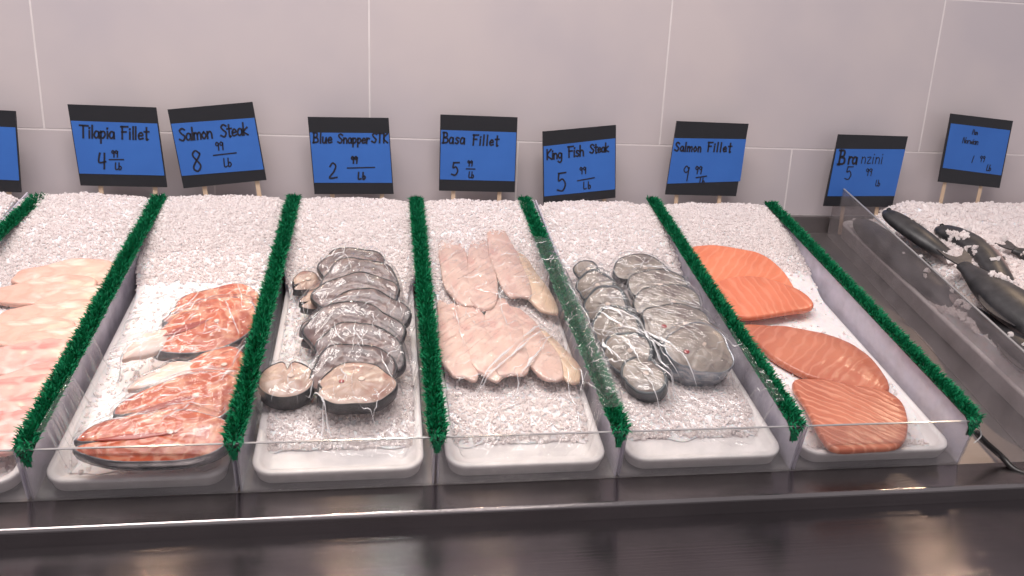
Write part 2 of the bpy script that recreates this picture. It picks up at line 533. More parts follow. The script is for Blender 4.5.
# neighbouring lane on the far left: only its back corner shows
def hl(x, v): return ice_h(1, x + .236, v) + .004
ice_object(lambda v: XD[0] + .003, lambda v: XD[1] - .005, hl, .35, .697, 24, 40, 4500, lambda x, v: 1, 'crushed ice in the corner lane left of the tilapia bin')
# ------------------------------------------------------------------ turf strips
def make_turf(p0, p1, label, n=6500):
    (xa, va), (xb, vb) = p0, p1
    L = math.hypot(xb - xa, vb - va); rz = math.atan2(-(xb - xa), vb - va)
    root = link('turf_strip', None, None, bedmat(xa, va, .0762, rz))
    tag(root, label, 'artificial grass', 'green grass strips over the dividers')
    hw = .0105
    # backing: a strip that folds down at the front
    V, F = [], []
    prof = [(-.003, -.026), (-.005, -.012), (-.003, -.001), (.004, .001)] + [(L * k / 12, .001) for k in range(1, 13)]
    for y, z in prof:
        ww = hw * (.25 if z < -.02 else .5 if z < -.01 else 1)
        V += [(-ww, y, z), (ww, y, z), (ww, y + (.002 if z < 0 else 0), z + (.0022 if z > 0 else 0)), (-ww, y + (.002 if z < 0 else 0), z + (.0022 if z > 0 else 0))]
    for k in range(len(prof) - 1):
        for i in range(4):
            j = (i + 1) % 4
            F.append((k * 4 + i, k * 4 + j, k * 4 + 4 + j, k * 4 + 4 + i))
    F.append((0, 1, 2, 3)); q = (len(prof) - 1) * 4; F.append((q + 3, q + 2, q + 1, q))
    link('backing', mesh_data('backing', V, F, M['turf_back'], False), root)
    V, F = [], []
    for k in range(n):
        y = random.uniform(-.003, L); x = random.uniform(-hw, hw)
        yaw = random.uniform(0, 2 * PI)
        out = x / hw
        h = random.uniform(.0065, .0115)
        lean = Vector((out * .45 + random.gauss(0, .35), random.gauss(-.25, .35), 1)).normalized()
        z0 = .002
        if y < .006 and random.random() < .6:
            lean = Vector((random.gauss(0, .3), -1, random.uniform(-1, .5))).normalized(); h *= .8
        wd = random.uniform(.0008, .0016)
        s = Vector((math.cos(yaw), math.sin(yaw), 0)) * wd
        b = Vector((x, y, z0)); mid = b + lean * h * .55; tip = b + lean * h + Vector((out * .002, 0, -.0015 * abs(out)))
        i0 = len(V)
        V += [b - s, b + s, mid + s * .9, mid - s * .9, tip]
        F += [(i0, i0 + 1, i0 + 2, i0 + 3), (i0 + 3, i0 + 2, i0 + 4)]
    for k in range(90):     # short blades on the folded end
        z = random.uniform(-.022, 0); x = random.uniform(-1, 1) * hw * (.9 + z / .03)
        b = Vector((x, -.005, z)); lean = Vector((random.gauss(0, .6), -.4, random.uniform(-1, .2))).normalized(); h = random.uniform(.003, .006)
        s = Vector((.001, 0, .0004)); i0 = len(V)
        V += [b - s, b + s, b + lean * h]; F.append((i0, i0 + 1, i0 + 2))
    tag(link('grass_blades', mesh_data('grass_blades', V, F, M['turf'], False), root), kind='stuff')
    return root


W7 = .082
TS = [((-.640, .004), at(40, 194, W7), 'green artificial grass strip left of the tilapia fillets, cut off by the picture edge'),
      (at(21, 450, .08), at(160, 195, W7), 'green artificial grass strip between tilapia fillets and salmon steaks'),
      (at(231, 447, .08), at(294, 195, W7), 'green artificial grass strip between salmon steaks and blue snapper steaks'),
      (at(438, 438, .08), at(416, 197, W7), 'green artificial grass strip between blue snapper steaks and basa fillets'),
      (at(624, 436, .08), at(524, 197, W7), 'green artificial grass strip between basa fillets and king fish steaks'),
      (at(802, 430, .08), at(651, 196, W7), 'green artificial grass strip between king fish steaks and salmon fillets'),
      (at(976, 418, .08), at(770, 202, W7), 'green artificial grass strip on the outer side of the salmon fillet bin')]
for a, b, lb in TS:
    make_turf((a[0], max(a[1], .004)), (b[0], min(b[1], .70)), lb)

# ------------------------------------------------------------------ fish pieces
def slab(outline, base, thick, dome=.25, bumpy=.0008, seed=0, ztop=None, cap_only=False, rings=7, edge=.004):
    """closed slice of flesh from a star-shaped outline (local xy); base(x,y) gives the underside"""
    c = sum((Vector(p[:2]) for p in outline), Vector((0, 0))) / len(outline)
    V = []; n = len(outline)
    spec = [(.003, 0), (.0008, .18), (0, .45), (.0006, .75), (edge * .55, .95), (edge, 1.0)]
    def put(p, zf, dm):
        z = base(p.x, p.y) + thick * zf + dm + (bumpy * noise.noise(Vector((p.x * 60, p.y * 60, seed))) if zf > .9 else 0)
        V.append((p.x, p.y, z))
    for ins, zf in spec:
        for p in outline:
            p = Vector(p[:2]); d = p - c
            put(c + d * max(0, 1 - ins / max(d.length, .006)), zf, 0)
    for k in range(1, rings):
        s = 1 - k / rings
        for p in outline:
            p = Vector(p[:2]); d = p - c
            put(c + d * max(0, 1 - edge / max(d.length, .006)) * s, 1, thick * dome * (1 - s * s))
    put(c, 1, thick * dome)
    F = []; R = len(spec) + rings - 1
    for k in range(R - 1):
        for i in range(n):
            j = (i + 1) % n
            F.append((k * n + i, k * n + j, (k + 1) * n + j, (k + 1) * n + i))
    for i in range(n):
        F.append(((R - 1) * n + i, (R - 1) * n + (i + 1) % n, R * n))
    F.append(tuple(range(n))[::-1])
    return V, F, n


def ccw(P):
    a = sum(P[i][0] * P[(i + 1) % len(P)][1] - P[(i + 1) % len(P)][0] * P[i][1] for i in range(len(P)))
    return P if a > 0 else P[::-1]


def fillet_outline(name, px, wp, off, thick, mat, label, cat, group, hf, dome=.25, seed=0, fr=7, extra=None):
    P = [Vector(at(x, y, wp)) for x, y in px]
    P = catmull([tuple(p) for p in P], 6)
    c = sum(P, Vector((0, 0))) / len(P)
    # long axis
    sxx = sum((p.x - c.x) ** 2 for p in P); syy = sum((p.y - c.y) ** 2 for p in P); sxy = sum((p.x - c.x) * (p.y - c.y) for p in P)
    rz = .5 * math.atan2(2 * sxy, sxx - syy)
    ca, sa = math.cos(rz), math.sin(rz)
    w0 = hf(c.x, c.y) + off
    loc = ccw([((p.x - c.x) * ca + (p.y - c.y) * sa, -(p.x - c.x) * sa + (p.y - c.y) * ca) for p in P])
    def base(x, y):
        return hf(c.x + x * ca - y * sa, c.y + x * sa + y * ca) + off - w0
    V, F, n = slab(loc, base, thick, dome, seed=seed)
    o = link(name, mesh_data(name, V, F, mat), None, bedmat(c.x, c.y, w0, rz))
    tag(o, label, cat, group)
    return o


def leaf_outline(rx, ry, taper=.3, n=36, wob=.05, seed=0, blunt=1.0):
    out = []
    for k in range(n):
        a = 2 * PI * k / n
        x = math.cos(a); y = math.sin(a)
        y = math.copysign(abs(y) ** blunt, y) * (1 + taper * x)
        r = 1 + wob * noise.noise(Vector((x * 1.7, y * 1.7, seed * 3.3))) * 2
        out.append((rx * x * r, ry * y * r))
    return out


def fillet(name, cx, cy, w, rx, ry, rz, thick, mat, label, cat, group, lane, off, taper=.3, seed=0, dome=.3, tx=0, ty=0, blunt=.8):
    x, v = at(cx, cy, w)
    ca, sa = math.cos(rz), math.sin(rz)
    hf = lambda a, b: ice_h(lane, a, b)
    w0 = hf(x, v) + off
    def base(a, b):
        return (hf(x + a * ca - b * sa, v + a * sa + b * ca) + off - w0) * .7
    V, F, n = slab(leaf_outline(rx, ry, taper, wob=.09, seed=seed, blunt=blunt), base, thick, dome, bumpy=.002, seed=seed)
    lo, hi = XD[lane] + .0055, XD[lane + 1] - .0055
    mm = bedmat(x, v, w0, rz, tx, ty); im = mm.inverted() @ MB; mi = MB.inverted() @ mm
    for k, p in enumerate(V):
        q = mi @ Vector(p)
        q.x = min(max(q.x, lo + .002 * math.sin(q.y * 90)), hi); V[k] = tuple(im @ q)
    o = link(name, mesh_data(name, V, F, mat), None, mm)
    return tag(o, label, cat, group)


def steak(name, x, v, w, rx, ry, rz, tx, thick, m_flesh, m_skin, label, group, ty=0, taper=0, notch=.5, notch_dir=PI, notch_w=.16, seed=0,
          flap=None, bone=True, spot=None, cavity=None, cat='fish steak', wob=.11, rim=.965):
    root = link(name, None, None, bedmat(x, v, w, rz, tx, ty))
    tag(root, label, cat, group)
    N = 56; out = []
    for k in range(N):
        a = 2 * PI * k / N
        d = abs((a - notch_dir + PI) % (2 * PI) - PI)
        r = 1 + wob * 2 * noise.noise(Vector((math.cos(a) * 1.3, math.sin(a) * 1.3, seed * 2.7)))
        r *= 1 - notch * math.exp(-(d / notch_w) ** 2)
        X = math.cos(a) * r; Y = math.sin(a) * r * (1 + taper * math.cos(a))
        out.append((rx * X, ry * Y))
    # flesh: cap of rings; skin: band around it
    c = Vector((0, 0)); V, F = [], []
    rings = 8
    def zt(s, p): return thick * (.5 + .12 * (1 - s * s)) + .0012 * noise.noise(Vector((p[0] * 70, p[1] * 70, seed)))
    for k in range(rings):
        s = (1 - k / rings) * (rim + .004 if rim else .965)
        V += [(p[0] * s, p[1] * s, zt(s, p) - (.0008 if k == 0 else 0)) for p in out]
    V.append((0, 0, thick * .62))
    for k in range(rings - 1):
        for i in range(N):
            j = (i + 1) % N
            F.append((k * N + i, k * N + j, (k + 1) * N + j, (k + 1) * N + i))
    for i in range(N):
        F.append(((rings - 1) * N + i, (rings - 1) * N + (i + 1) % N, rings * N))
    b0 = len(V)
    V += [(p[0] * .955, p[1] * .955, -thick * .5 + .0006) for p in out]
    F.append(tuple(b0 + i for i in range(N))[::-1])
    link('flesh', mesh_data('flesh', V, F, m_flesh), root)
    V, F = [], []
    prof = [(.955, -.5), (1.0, -.42), (1.015, 0), (1.0, .40), (.988, .50), (rim + .01, .53), (rim - .01, .50), (rim - .02, .3)] if rim else [(.955, -.5), (1.0, -.42), (1.012, 0), (.995, .40), (.97, .50), (.955, .47)]
    for s, z in prof:
        V += [(p[0] * s, p[1] * s, thick * z) for p in out]
    for k in range(len(prof) - 1):
        for i in range(N):
            j = (i + 1) % N
            F.append((k * N + i, k * N + j, (k + 1) * N + j, (k + 1) * N + i))
    link('skin', mesh_data('skin', V, F, m_skin), root)
    if bone:
        bx, by, br = bone if isinstance(bone, tuple) else (.15 * rx, .1 * ry, .0045)
        P = [(bx + br * math.cos(2 * PI * k / 14), by + br * .8 * math.sin(2 * PI * k / 14)) for k in range(14)]
        bv, bf, _ = slab(P, lambda a, b: thick * .57, .0022, .3, bumpy=0, rings=2, edge=.001)
        link('backbone', mesh_data('backbone', bv, bf, M['bone']), root)
    if spot:
        sx_, sy_, sr = spot
        P = [(sx_ + sr * math.cos(2 * PI * k / 12) * 1.3, sy_ + sr * math.sin(2 * PI * k / 12)) for k in range(12)]
        bv, bf, _ = slab(P, lambda a, b: thick * .57, .0016, .3, bumpy=0, rings=2, edge=.001)
        link('blood_spot', mesh_data('blood_spot', bv, bf, M['blood']), root)
    if cavity:
        xa, ya, xb, yb_, cw = cavity
        d = Vector((xb - xa, yb_ - ya)); nn = Vector((-d.y, d.x)).normalized()
        P = []
        for t, s in [(0, 0), (.25, .8), (.5, 1), (.75, .7), (1, 0), (.75, -.7), (.5, -1), (.25, -.8)]:
            P.append(tuple(Vector((xa, ya)) + d * t + nn * (s * cw)))
        P = ccw([tuple(p) for p in catmull(P, 4)])
        bv, bf, _ = slab(P, lambda a, b: thick * .585, .0012, .1, bumpy=0, rings=2, edge=.0008)
        link('cavity', mesh_data('cavity', bv, bf, M['salmon_deep']), root)
    if flap:
        fx, fy, fa, fl, fw_ = flap
        P = leaf_outline(fl, fw_, .55, 28, .16, seed + 5, blunt=1.3)
        ca, sa = math.cos(fa), math.sin(fa)
        P = [(fx + a * ca - b * sa, fy + a * sa + b * ca) for a, b in P]
        bv, bf, _ = slab(P, lambda a, b: thick * .1, thick * .45, .3, rings=4, edge=.003)
        link('belly_flap', mesh_data('belly_flap', bv, bf, M['salmon_flap']), root)
    return root


R = math.radians
# --- tilapia fillets (lane 1)
GT = 'tilapia fillets heaped in the leftmost bin'
TIL = [(62, 268, .075, .030, 10, 'tilapia', 'peach tilapia fillet at the back of the heap, against the ice'),
       (40, 282, .075, .030, 8, 'tilapia', 'peach tilapia fillet second from the back of the heap'),
       (78, 290, .060, .028, 14, 'tilapia', 'peach tilapia fillet near the back, touching the grass strip'),
       (50, 305, .080, .032, 6, 'tilapia', 'broad peach tilapia fillet in the middle of the heap'),
       (20, 322, .075, .030, 10, 'tilapia', 'peach tilapia fillet low in the middle of the heap, toward the picture edge'),
       (62, 330, .065, .030, 12, 'tilapia', 'peach tilapia fillet in the middle of the heap, beside the grass strip'),
       (22, 350, .075, .032, 6, 'tilapia_pink', 'pink tilapia fillet just below the peach ones'),
       (45, 368, .060, .030, 14, 'tilapia_pink', 'pink tilapia fillet with reddish patches beside the grass strip'),
       (8, 385, .075, .032, 8, 'tilapia_pink', 'pink blotchy tilapia fillet second from the front of the heap'),
       (25, 402, .055, .028, 16, 'tilapia_pink', 'pink tilapia fillet third from the front, by the grass strip'),
       (-5, 420, .070, .030, 10, 'tilapia_pink', 'pale pink tilapia fillet lowest at the front of the heap')]
for k, (px, py, rx, ry, rz, mt, lb) in enumerate(TIL):
    fillet('tilapia_fillet', px, py + 4, .060, rx, ry, R(rz), .008, M[mt], lb, 'fish fillet', GT, 1, .004 + .0022 * k, seed=k + 1, tx=R(8), dome=.3)

# --- basa fillets (lane 4)
GBs = 'basa fillets laid in the fourth bin'
BASA = [(455, 272, .105, .026, 94, 'basa', 0, 'pale pink basa fillet in the back row, leftmost beside the grass strip'),
        (481, 276, .105, .027, 86, 'basa', .002, 'pale pink basa fillet in the back row, second from the left'),
        (506, 270, .104, .027, 95, 'basa', .004, 'pale pink basa fillet in the back row, third from the left'),
        (528, 282, .100, .024, 102, 'basa_yellow', .003, 'yellowish basa fillet in the back row, nearest the king fish bin'),
        (455, 335, .112, .026, 92, 'basa', .008, 'long pink basa fillet in the front row, leftmost beside the grass strip'),
        (480, 338, .108, .026, 96, 'basa', .010, 'pink basa fillet in the front row, second from the left'),
        (505, 336, .108, .030, 88, 'basa', .012, 'broad pink basa fillet in the middle of the front row'),
        (531, 340, .102, .028, 100, 'basa', .010, 'pink basa fillet in the front row, second from the right'),
        (554, 350, .075, .022, 106, 'basa_yellow', .008, 'thin yellowish basa fillet at the right end of the front row')]
for k, (px, py, rx, ry, rz, mt, of, lb) in enumerate(BASA):
    fillet('basa_fillet', px, py, .048, rx, ry, R(rz), .007, M[mt], lb, 'fish fillet', GBs, 4, .002 + of, taper=-.12, seed=k + 21, dome=.45, blunt=.6, ty=R(3))

# --- salmon fillets (lane 6)
GS = 'salmon fillets in the sixth bin'
h6 = lambda x, v: max(ice_h(6, x, v), .0255)
fillet_outline('salmon_fillet', [(688, 246), (705, 243), (730, 245), (760, 250), (785, 262), (802, 280), (798, 287), (775, 284), (745, 281), (715, 279), (698, 268)],
               .077, .004, .010, M['fillet_bright'], 'bright orange salmon fillet at the very back, against the ice', 'fish fillet', GS, h6, seed=31)
fillet_outline('salmon_fillet', [(712, 284), (740, 279), (775, 282), (800, 290), (814, 299), (811, 305), (785, 309), (755, 313), (735, 310), (722, 301)],
               .060, .014, .010, M['fillet_mid'], 'bright orange salmon fillet overlapping the rearmost one, second from the back', 'fish fillet', GS, h6, seed=32)
fillet_outline('salmon_fillet', [(742, 327), (770, 327), (800, 331), (835, 338), (862, 350), (882, 370), (890, 389), (872, 390), (840, 383), (812, 377), (785, 364), (762, 348)],
               .041, .003, .012, M['fillet_smooth'], 'long salmon fillet with pale fat lines lying in the middle of the pan', 'fish fillet', GS, h6, seed=33)
fillet_outline('salmon_fillet', [(792, 384), (815, 381), (850, 386), (885, 392), (903, 405), (908, 428), (900, 446), (868, 450), (835, 450), (820, 436), (806, 408)],
               .038, .005, .011, M['fillet_deep'], 'broad salmon fillet with strong fat lines at the front, behind the clear panel', 'fish fillet', GS, h6, seed=34)

# --- salmon steaks (lane 2)
GK = 'salmon steaks under wrap in the second bin'
S2 = [  # px,py,w, rx,ry,rz,tilt
    (214, 304, .072, .066, .036, 22, 18, 'salmon steak at the back of the wrapped heap, against the grass strip', None, (-.045, .0, .015, .004, .004)),
    (203, 324, .076, .074, .038, 32, 22, 'upper salmon steak with dark skin edge and pale flap, topmost of the back pair', (-.080, -.004, .3, .034, .016), (-.055, .002, .01, .006, .005)),
    (215, 372, .060, .050, .034, 20, 10, 'salmon steak in the middle of the heap, half covered by its neighbours', (-.062, .004, .2, .042, .017), None),
    (180, 404, .068, .078, .038, 24, 18, 'large glistening salmon steak second from the front', None, (-.05, -.004, .02, .0, .004)),
    (152, 438, .066, .086, .036, 8, 20, 'salmon steak at the very front of the heap with dark skin under it', None, (-.06, .0, .03, -.002, .004)),
]
for k, (px, py, w, rx, ry, rz, tl, lb, fl, cv) in enumerate(S2):
    w -= .006; x, v = at(px, py + (7 if k < 2 else 2), w)
    steak('salmon_steak', x, v, w, rx, ry, R(rz), R(tl), .022, M['salmon'], M['salmon_skin'], lb, GK, taper=.32, notch=.35 if k != 2 else .1, notch_w=.10,
          seed=k + 41, rim=False, flap=fl, cavity=cv, bone=(.25 * rx, 0, .004))

# --- blue snapper steaks (lane 3)
GN = 'blue snapper steaks shingled in the third bin'
S3 = [(352, 262, .080, .052, .040, 0, 30, 'snapper', 'grey snapper steak topmost and farthest back in the main row'),
      (362, 275, .078, .058, .042, -4, 32, 'snapper', 'grey snapper steak second from the back with dark skin arc'),
      (358, 291, .076, .062, .044, -4, 32, 'snapper', 'pinkish grey snapper steak third from the back of the main row'),
      (366, 308, .074, .060, .044, -10, 32, 'snapper', 'snapper steak fourth from the back, reaching toward the grass strip'),
      (350, 324, .072, .072, .046, 0, 34, 'snapper', 'widest grey snapper steak in the middle of the main row'),
      (362, 344, .070, .062, .044, -14, 32, 'snapper', 'dark edged snapper steak third from the front of the main row'),
      (352, 365, .066, .056, .040, 4, 32, 'snapper', 'grey snapper steak just behind the pale front one')]
for k, (px, py, w, rx, ry, rz, tl, mt, lb) in enumerate(S3):
    w -= .006; x, v = at(px, py + 9, w)
    steak('snapper_steak', x, v, w, rx, ry, R(rz), R(tl), .018, M[mt], M['snapper_skin'], lb, GN, taper=.1 * (-1) ** k, notch=.25, notch_dir=1.5 * PI, seed=k + 61)
x, v = at(306, 285, .055)
steak('snapper_steak', x, v, .056, .026, .020, R(40), R(20), .014, M['snapper_pale'], M['snapper_skin'], 'small pink snapper piece at the back left of the row', GN, seed=71, taper=.3)
x, v = at(316, 303, .055)
steak('snapper_steak', x, v, .056, .028, .020, R(30), R(20), .014, M['snapper_pale'], M['snapper_skin'], 'small pink snapper piece just in front of the other small one', GN, seed=72, taper=.3)
x, v = at(322, 330, .055)
steak('snapper_steak', x, v, .052, .036, .026, R(30), R(28), .016, M['snapper'], M['snapper_skin'], 'narrow snapper steak leaning on the left side of the row', GN, seed=73)
x, v = at(356, 391, .055)
steak('snapper_steak', x, v, .059, .050, .036, R(10), R(14), .022, M['snapper_pale'], M['snapper_skin'], 'pale oval snapper steak at the front of the main row', GN, notch=.15, seed=74, spot=(-.018, .004, .003))
x, v = at(287, 384, .053)
steak('snapper_steak', x, v, .050, .036, .031, R(0), R(14), .028, M['snapper_pale'], M['snapper_skin'], 'round snapper steak with thick black skin and a notch, set apart at the front', GN,
      notch=.45, notch_dir=PI / 2, notch_w=.1, seed=75, wob=.02)

# --- king fish steaks (lane 5)
GKf = 'king fish steaks in the fifth bin'
S5 = [(588, 268, .074, .024, .020, -50, 40, .022, 'small dark tail end king fish steak at the back of the left row'),
      (597, 284, .074, .032, .028, -50, 45, .022, 'king fish steak second from the back of the left row'),
      (607, 303, .072, .038, .033, -50, 45, .024, 'king fish steak with black skin band in the middle of the left row'),
      (618, 325, .070, .042, .036, -50, 45, .024, 'larger king fish steak with shiny band third from the front of the left row'),
      (628, 350, .066, .040, .034, -50, 40, .024, 'king fish steak under bunched wrap, second from the front of the left row'),
      (642, 374, .056, .036, .028, -40, 25, .024, 'dark king fish steak at the front end of the left row'),
      (640, 268, .074, .044, .034, -10, 25, .018, 'pale grey king fish steak farthest back in the right row'),
      (655, 285, .074, .048, .036, -20, 28, .018, 'grey king fish steak second from the back of the right row'),
      (667, 302, .072, .052, .040, -15, 30, .020, 'king fish steak with a dark rim in the middle of the right row'),
      (678, 325, .070, .056, .042, -20, 28, .022, 'large king fish steak with a blood spot behind the front one'),
      (693, 352, .066, .052, .044, 6, 24, .046, 'largest king fish steak at the front with silvery blue skin side')]
for k, (px, py, w, rx, ry, rz, tl, th, lb) in enumerate(S5):
    w -= .006; x, v = at(px, py + 5, w)
    steak('king_fish_steak', x, v, w, rx, ry, R(rz), R(tl), th, M['king'], M['king_silver'] if k == 10 else M['king_skin'], lb, GKf, taper=.08, notch=.12, notch_dir=1.3 * PI, seed=k + 81,
          rim=.88 if k < 6 else .97, spot=(-.022, -.006, .0035) if k in (9, 10) else None)
x, v = at(650, 345, .06)

# --- whole branzino (lane 7)
def fish(tail, mid, head, wt, wm, wh, rad, label, squash=.62, roll=0, skin='branzino'):
    """tail, mid, head in pixels; a bent loft with forked tail, fins and eye"""
    P = [Vector((*(at(*q, w_) if abs(q[0]) > 5 else q), w_)) for q, w_ in ((tail, wt), (mid, wm), (head, wh))]
    o = P[1]; d = (P[2] - P[0]); rz = math.atan2(d.y, d.x)
    c, s = math.cos(-rz), math.sin(-rz)
    def lc(p):
        q = p - o
        return Vector((q.x * c - q.y * s, q.x * s + q.y * c, q.z))
    path = catmull([tuple(lc(p)) for p in P], 14, closed=False)
    prof = [(0, .34), (.08, .36), (.2, .52), (.35, .78), (.5, .95), (.65, 1.0), (.78, .95), (.88, .78), (.95, .5), (1, .12)]
    def rr(t):
        for (a, ra), (b, rb) in zip(prof, prof[1:]):
            if t <= b: return ra + (rb - ra) * (t - a) / (b - a)
        return .1
    NS = 18; V, F = [], []; n = len(path)
    for k, p in enumerate(path):
        t = k / (n - 1); tg = (path[min(k + 1, n - 1)] - path[max(k - 1, 0)]).normalized()
        sd = Vector((-tg.y, tg.x, 0)).normalized(); up = tg.cross(sd) * -1
        up = sd.cross(tg) * -1 if up.z < 0 else up
        if up.z < 0: up = -up
        r = rr(t) * rad
        for i in range(NS):
            a = 2 * PI * i / NS + roll
            V.append(p - sd * (r * math.cos(a)) + up * (r * squash * math.sin(a)))
    for k in range(n - 1):
        for i in range(NS):
            j = (i + 1) % NS
            F.append((k * NS + i, k * NS + j, k * NS + NS + j, k * NS + NS + i))
    F.append(tuple(range(NS))[::-1]); F.append(tuple((n - 1) * NS + i for i in range(NS)))
    root = link('whole_branzino', None, None, bedmat(o.x, o.y, o.z, rz))
    tag(root, label, 'fish', 'whole fish bedded in ice at the right')
    link('body', mesh_data('body', V, F, M[skin]), root)
    # forked tail: two lobes, thin but solid
    t0 = path[0]; tg = (path[0] - path[2]).normalized(); sd = Vector((-tg.y, tg.x, 0))
    L = rad * .9
    O = [t0 - tg * .006 + sd * rad * .2, t0 + tg * L * .5 + sd * rad * .52, t0 + tg * L * 1.15 + sd * rad * .62, t0 + tg * L * .72 + sd * rad * .3, t0 + tg * L * .6,
         t0 + tg * L * .72 - sd * rad * .3, t0 + tg * L * 1.15 - sd * rad * .62, t0 + tg * L * .5 - sd * rad * .62, t0 - tg * .006 - sd * rad * .2]
    V = [p + Vector((0, 0, .0012 + .15 * (p - t0).length)) for p in O] + [p + Vector((0, 0, -.0012 + .15 * (p - t0).length)) for p in O]; k = len(O)
    F = [(0, 1, 3, 4), (1, 2, 3), (4, 5, 7, 8), (5, 6, 7), (0, 4, 8)]
    F = F + [tuple(i + k for i in q[::-1]) for q in F] + [(i, (i + 1) % k, (i + 1) % k + k, i + k) for i in range(k)]
    link('tail_fin', mesh_data('tail_fin', V, F, M['fin'], False), root)
    # dorsal fin along the back (side away from the belly)
    V, F = [], []
    idx = range(int(n * .42), int(n * .72)); m_ = len(idx)
    for q, kk in enumerate(idx):
        p = path[kk]; tg = (path[min(kk + 1, n - 1)] - path[kk - 1]).normalized(); sd = Vector((-tg.y, tg.x, 0)); r = rr(kk / (n - 1)) * rad
        h = rad * .35 * math.sin(PI * (q + .5) / m_)
        a = p - sd * r * .93; b = p - sd * (r + h) + Vector((0, 0, .002))
        V += [a + Vector((0, 0, .001)), b + Vector((0, 0, .0004)), b - Vector((0, 0, .0004)), a - Vector((0, 0, .001))]
    for q in range(m_ - 1):
        for i in range(4):
            j = (i + 1) % 4
            F.append((q * 4 + i, q * 4 + j, q * 4 + 4 + j, q * 4 + 4 + i))
    link('dorsal_fin', mesh_data('dorsal_fin', V, F, M['fin'], False), root)
    # eye
    kk = int(n * .9); p = path[kk]; r = rr(kk / (n - 1)) * rad
    ev, ef, _ = slab([(p.x + .005 * math.cos(2 * PI * i / 14), p.y + .005 * math.sin(2 * PI * i / 14)) for i in range(14)], lambda a, b: p.z + r * squash * .80, .0035, .6, bumpy=0, rings=3, edge=.002)
    link('eye', mesh_data('eye', ev, ef, M['eye']), root)
    return root


fish((.986, .26), (.974, .45), (.974, .675), .030, .048, .050, .034, 'dark whole fish lying low against the inside of the hazy divider')
fish((985, 285), (928, 242), (884, 211), .050, .088, .100, .024, 'slim dark fish with its blunt head out of the ice, beside the divider top')
fish((1030, 335), (985, 255), (936, 228), .070, .094, .092, .028, 'whole fish with a pinkish pale belly curving through the ice', skin='branzino_pink')
fish((964, 266), (1008, 302), (1095, 368), .098, .094, .085, .044, 'large dark fish with forked tail showing, below the pale bellied one')
fish((1014, 250), (1052, 268), (1120, 330), .100, .098, .09, .030, 'dark fish of which only the tail end shows, nearest the long sticks')
fish((.985, .36), (.972, .16), (.985, .03), .050, .068, .060, .034, 'dim whole fish low behind the hazy divider toward the front')

bpy.context.view_layer.update()
FV, FF = [], []
for o in list(COL.objects):
    if o.type == 'MESH' and o.parent and o.parent.name.startswith('whole_branzino'):
        mw = MB.inverted() @ o.matrix_world; b = len(FV)
        FV += [mw @ p.co for p in o.data.vertices]; FF += [tuple(b + i for i in p.vertices) for p in o.data.polygons]
ft = BVHTree.FromPolygons(FV, FF); ex = []
for k in range(16000):       # loose ice thrown over parts of the fish
    x, v = random.uniform(.96, 1.35), random.uniform(.05, .68)
    hit = ft.ray_cast(Vector((x, v, .3)), Vector((0, 0, -1)))
    if hit[0] is None or hit[0].z < ice_h7(x, v): continue
    dz = hit[0].z - ice_h7(x, v)
    if noise.noise(Vector((x * 30, v * 30, 21))) + .25 * random.random() - dz * 9 > .12:
        ex.append((x, v, hit[0].z + random.uniform(0, .003)))
ICE[7] = ice_object(lambda v: .964 - .03 * (1 - v / .7), lambda v: 1.62, ice_h7, .02, .700, 90, 90, 26000, lambda x, v: 1,
                    'crushed ice heaped around the whole fish behind the hazy divider', .0062, extra=ex)

# ------------------------------------------------------------------ right bin: hazy acrylic panel and its pan
bin7 = link('clear_divider_bin', None, None, bedmat(.93, .70, 0))
tag(bin7, 'tall hazy acrylic bin wall with pointed corner around the iced whole fish', 'bin')
def hx(p): return (p[0] - .93, p[1] - .70, p[2])
A0, A1 = (.934, .700, .0005), (.888, -.02, .0005)
B0 = (*at(837, 183, .105), .105); _q = at(1024, 352, .104); B1 = tuple(B0[k] + ((*_q, .104)[k] - B0[k]) * 1.22 for k in range(3))
T = .003
sp = hexa('side_panel', [hx(A1), hx((A1[0] + T, A1[1], A1[2])), hx((A0[0] + T, A0[1], A0[2])), hx(A0), hx(B1), hx((B1[0] + T, B1[1], B1[2])), hx((B0[0] + T, B0[1], B0[2])), hx(B0)], M['acrylic_big'], bin7)
def bar(a, b, t, name, mat, parent):
    return hexa(name, [hx((a[0] - .0003, a[1], a[2] - t)), hx((a[0] + T + .0003, a[1], a[2] - t)), hx((b[0] + T + .0003, b[1], b[2] - t)), hx((b[0] - .0003, b[1], b[2] - t)),
                       hx((a[0] - .0003, a[1], a[2] + .0003)), hx((a[0] + T + .0003, a[1], a[2] + .0003)), hx((b[0] + T + .0003, b[1], b[2] + .0003)), hx((b[0] - .0003, b[1], b[2] + .0003))], mat, parent)
bar(B1, B0, .0012, 'top_edge', M['edge_dark'], sp)
boxes('front_panel', [(.888 - .93, 1.60 - .93, -.72, -.7175, .0005, .075)], M['acrylic'], bin7)
pn = make_pan(.952, 1.62, .0, .690, 'long white pan under the iced whole fish', h=.038)
pn.matrix_world = bedmat((.952 + 1.62) / 2, .345, 0, R(-1.5))
pn.location.x -= .012

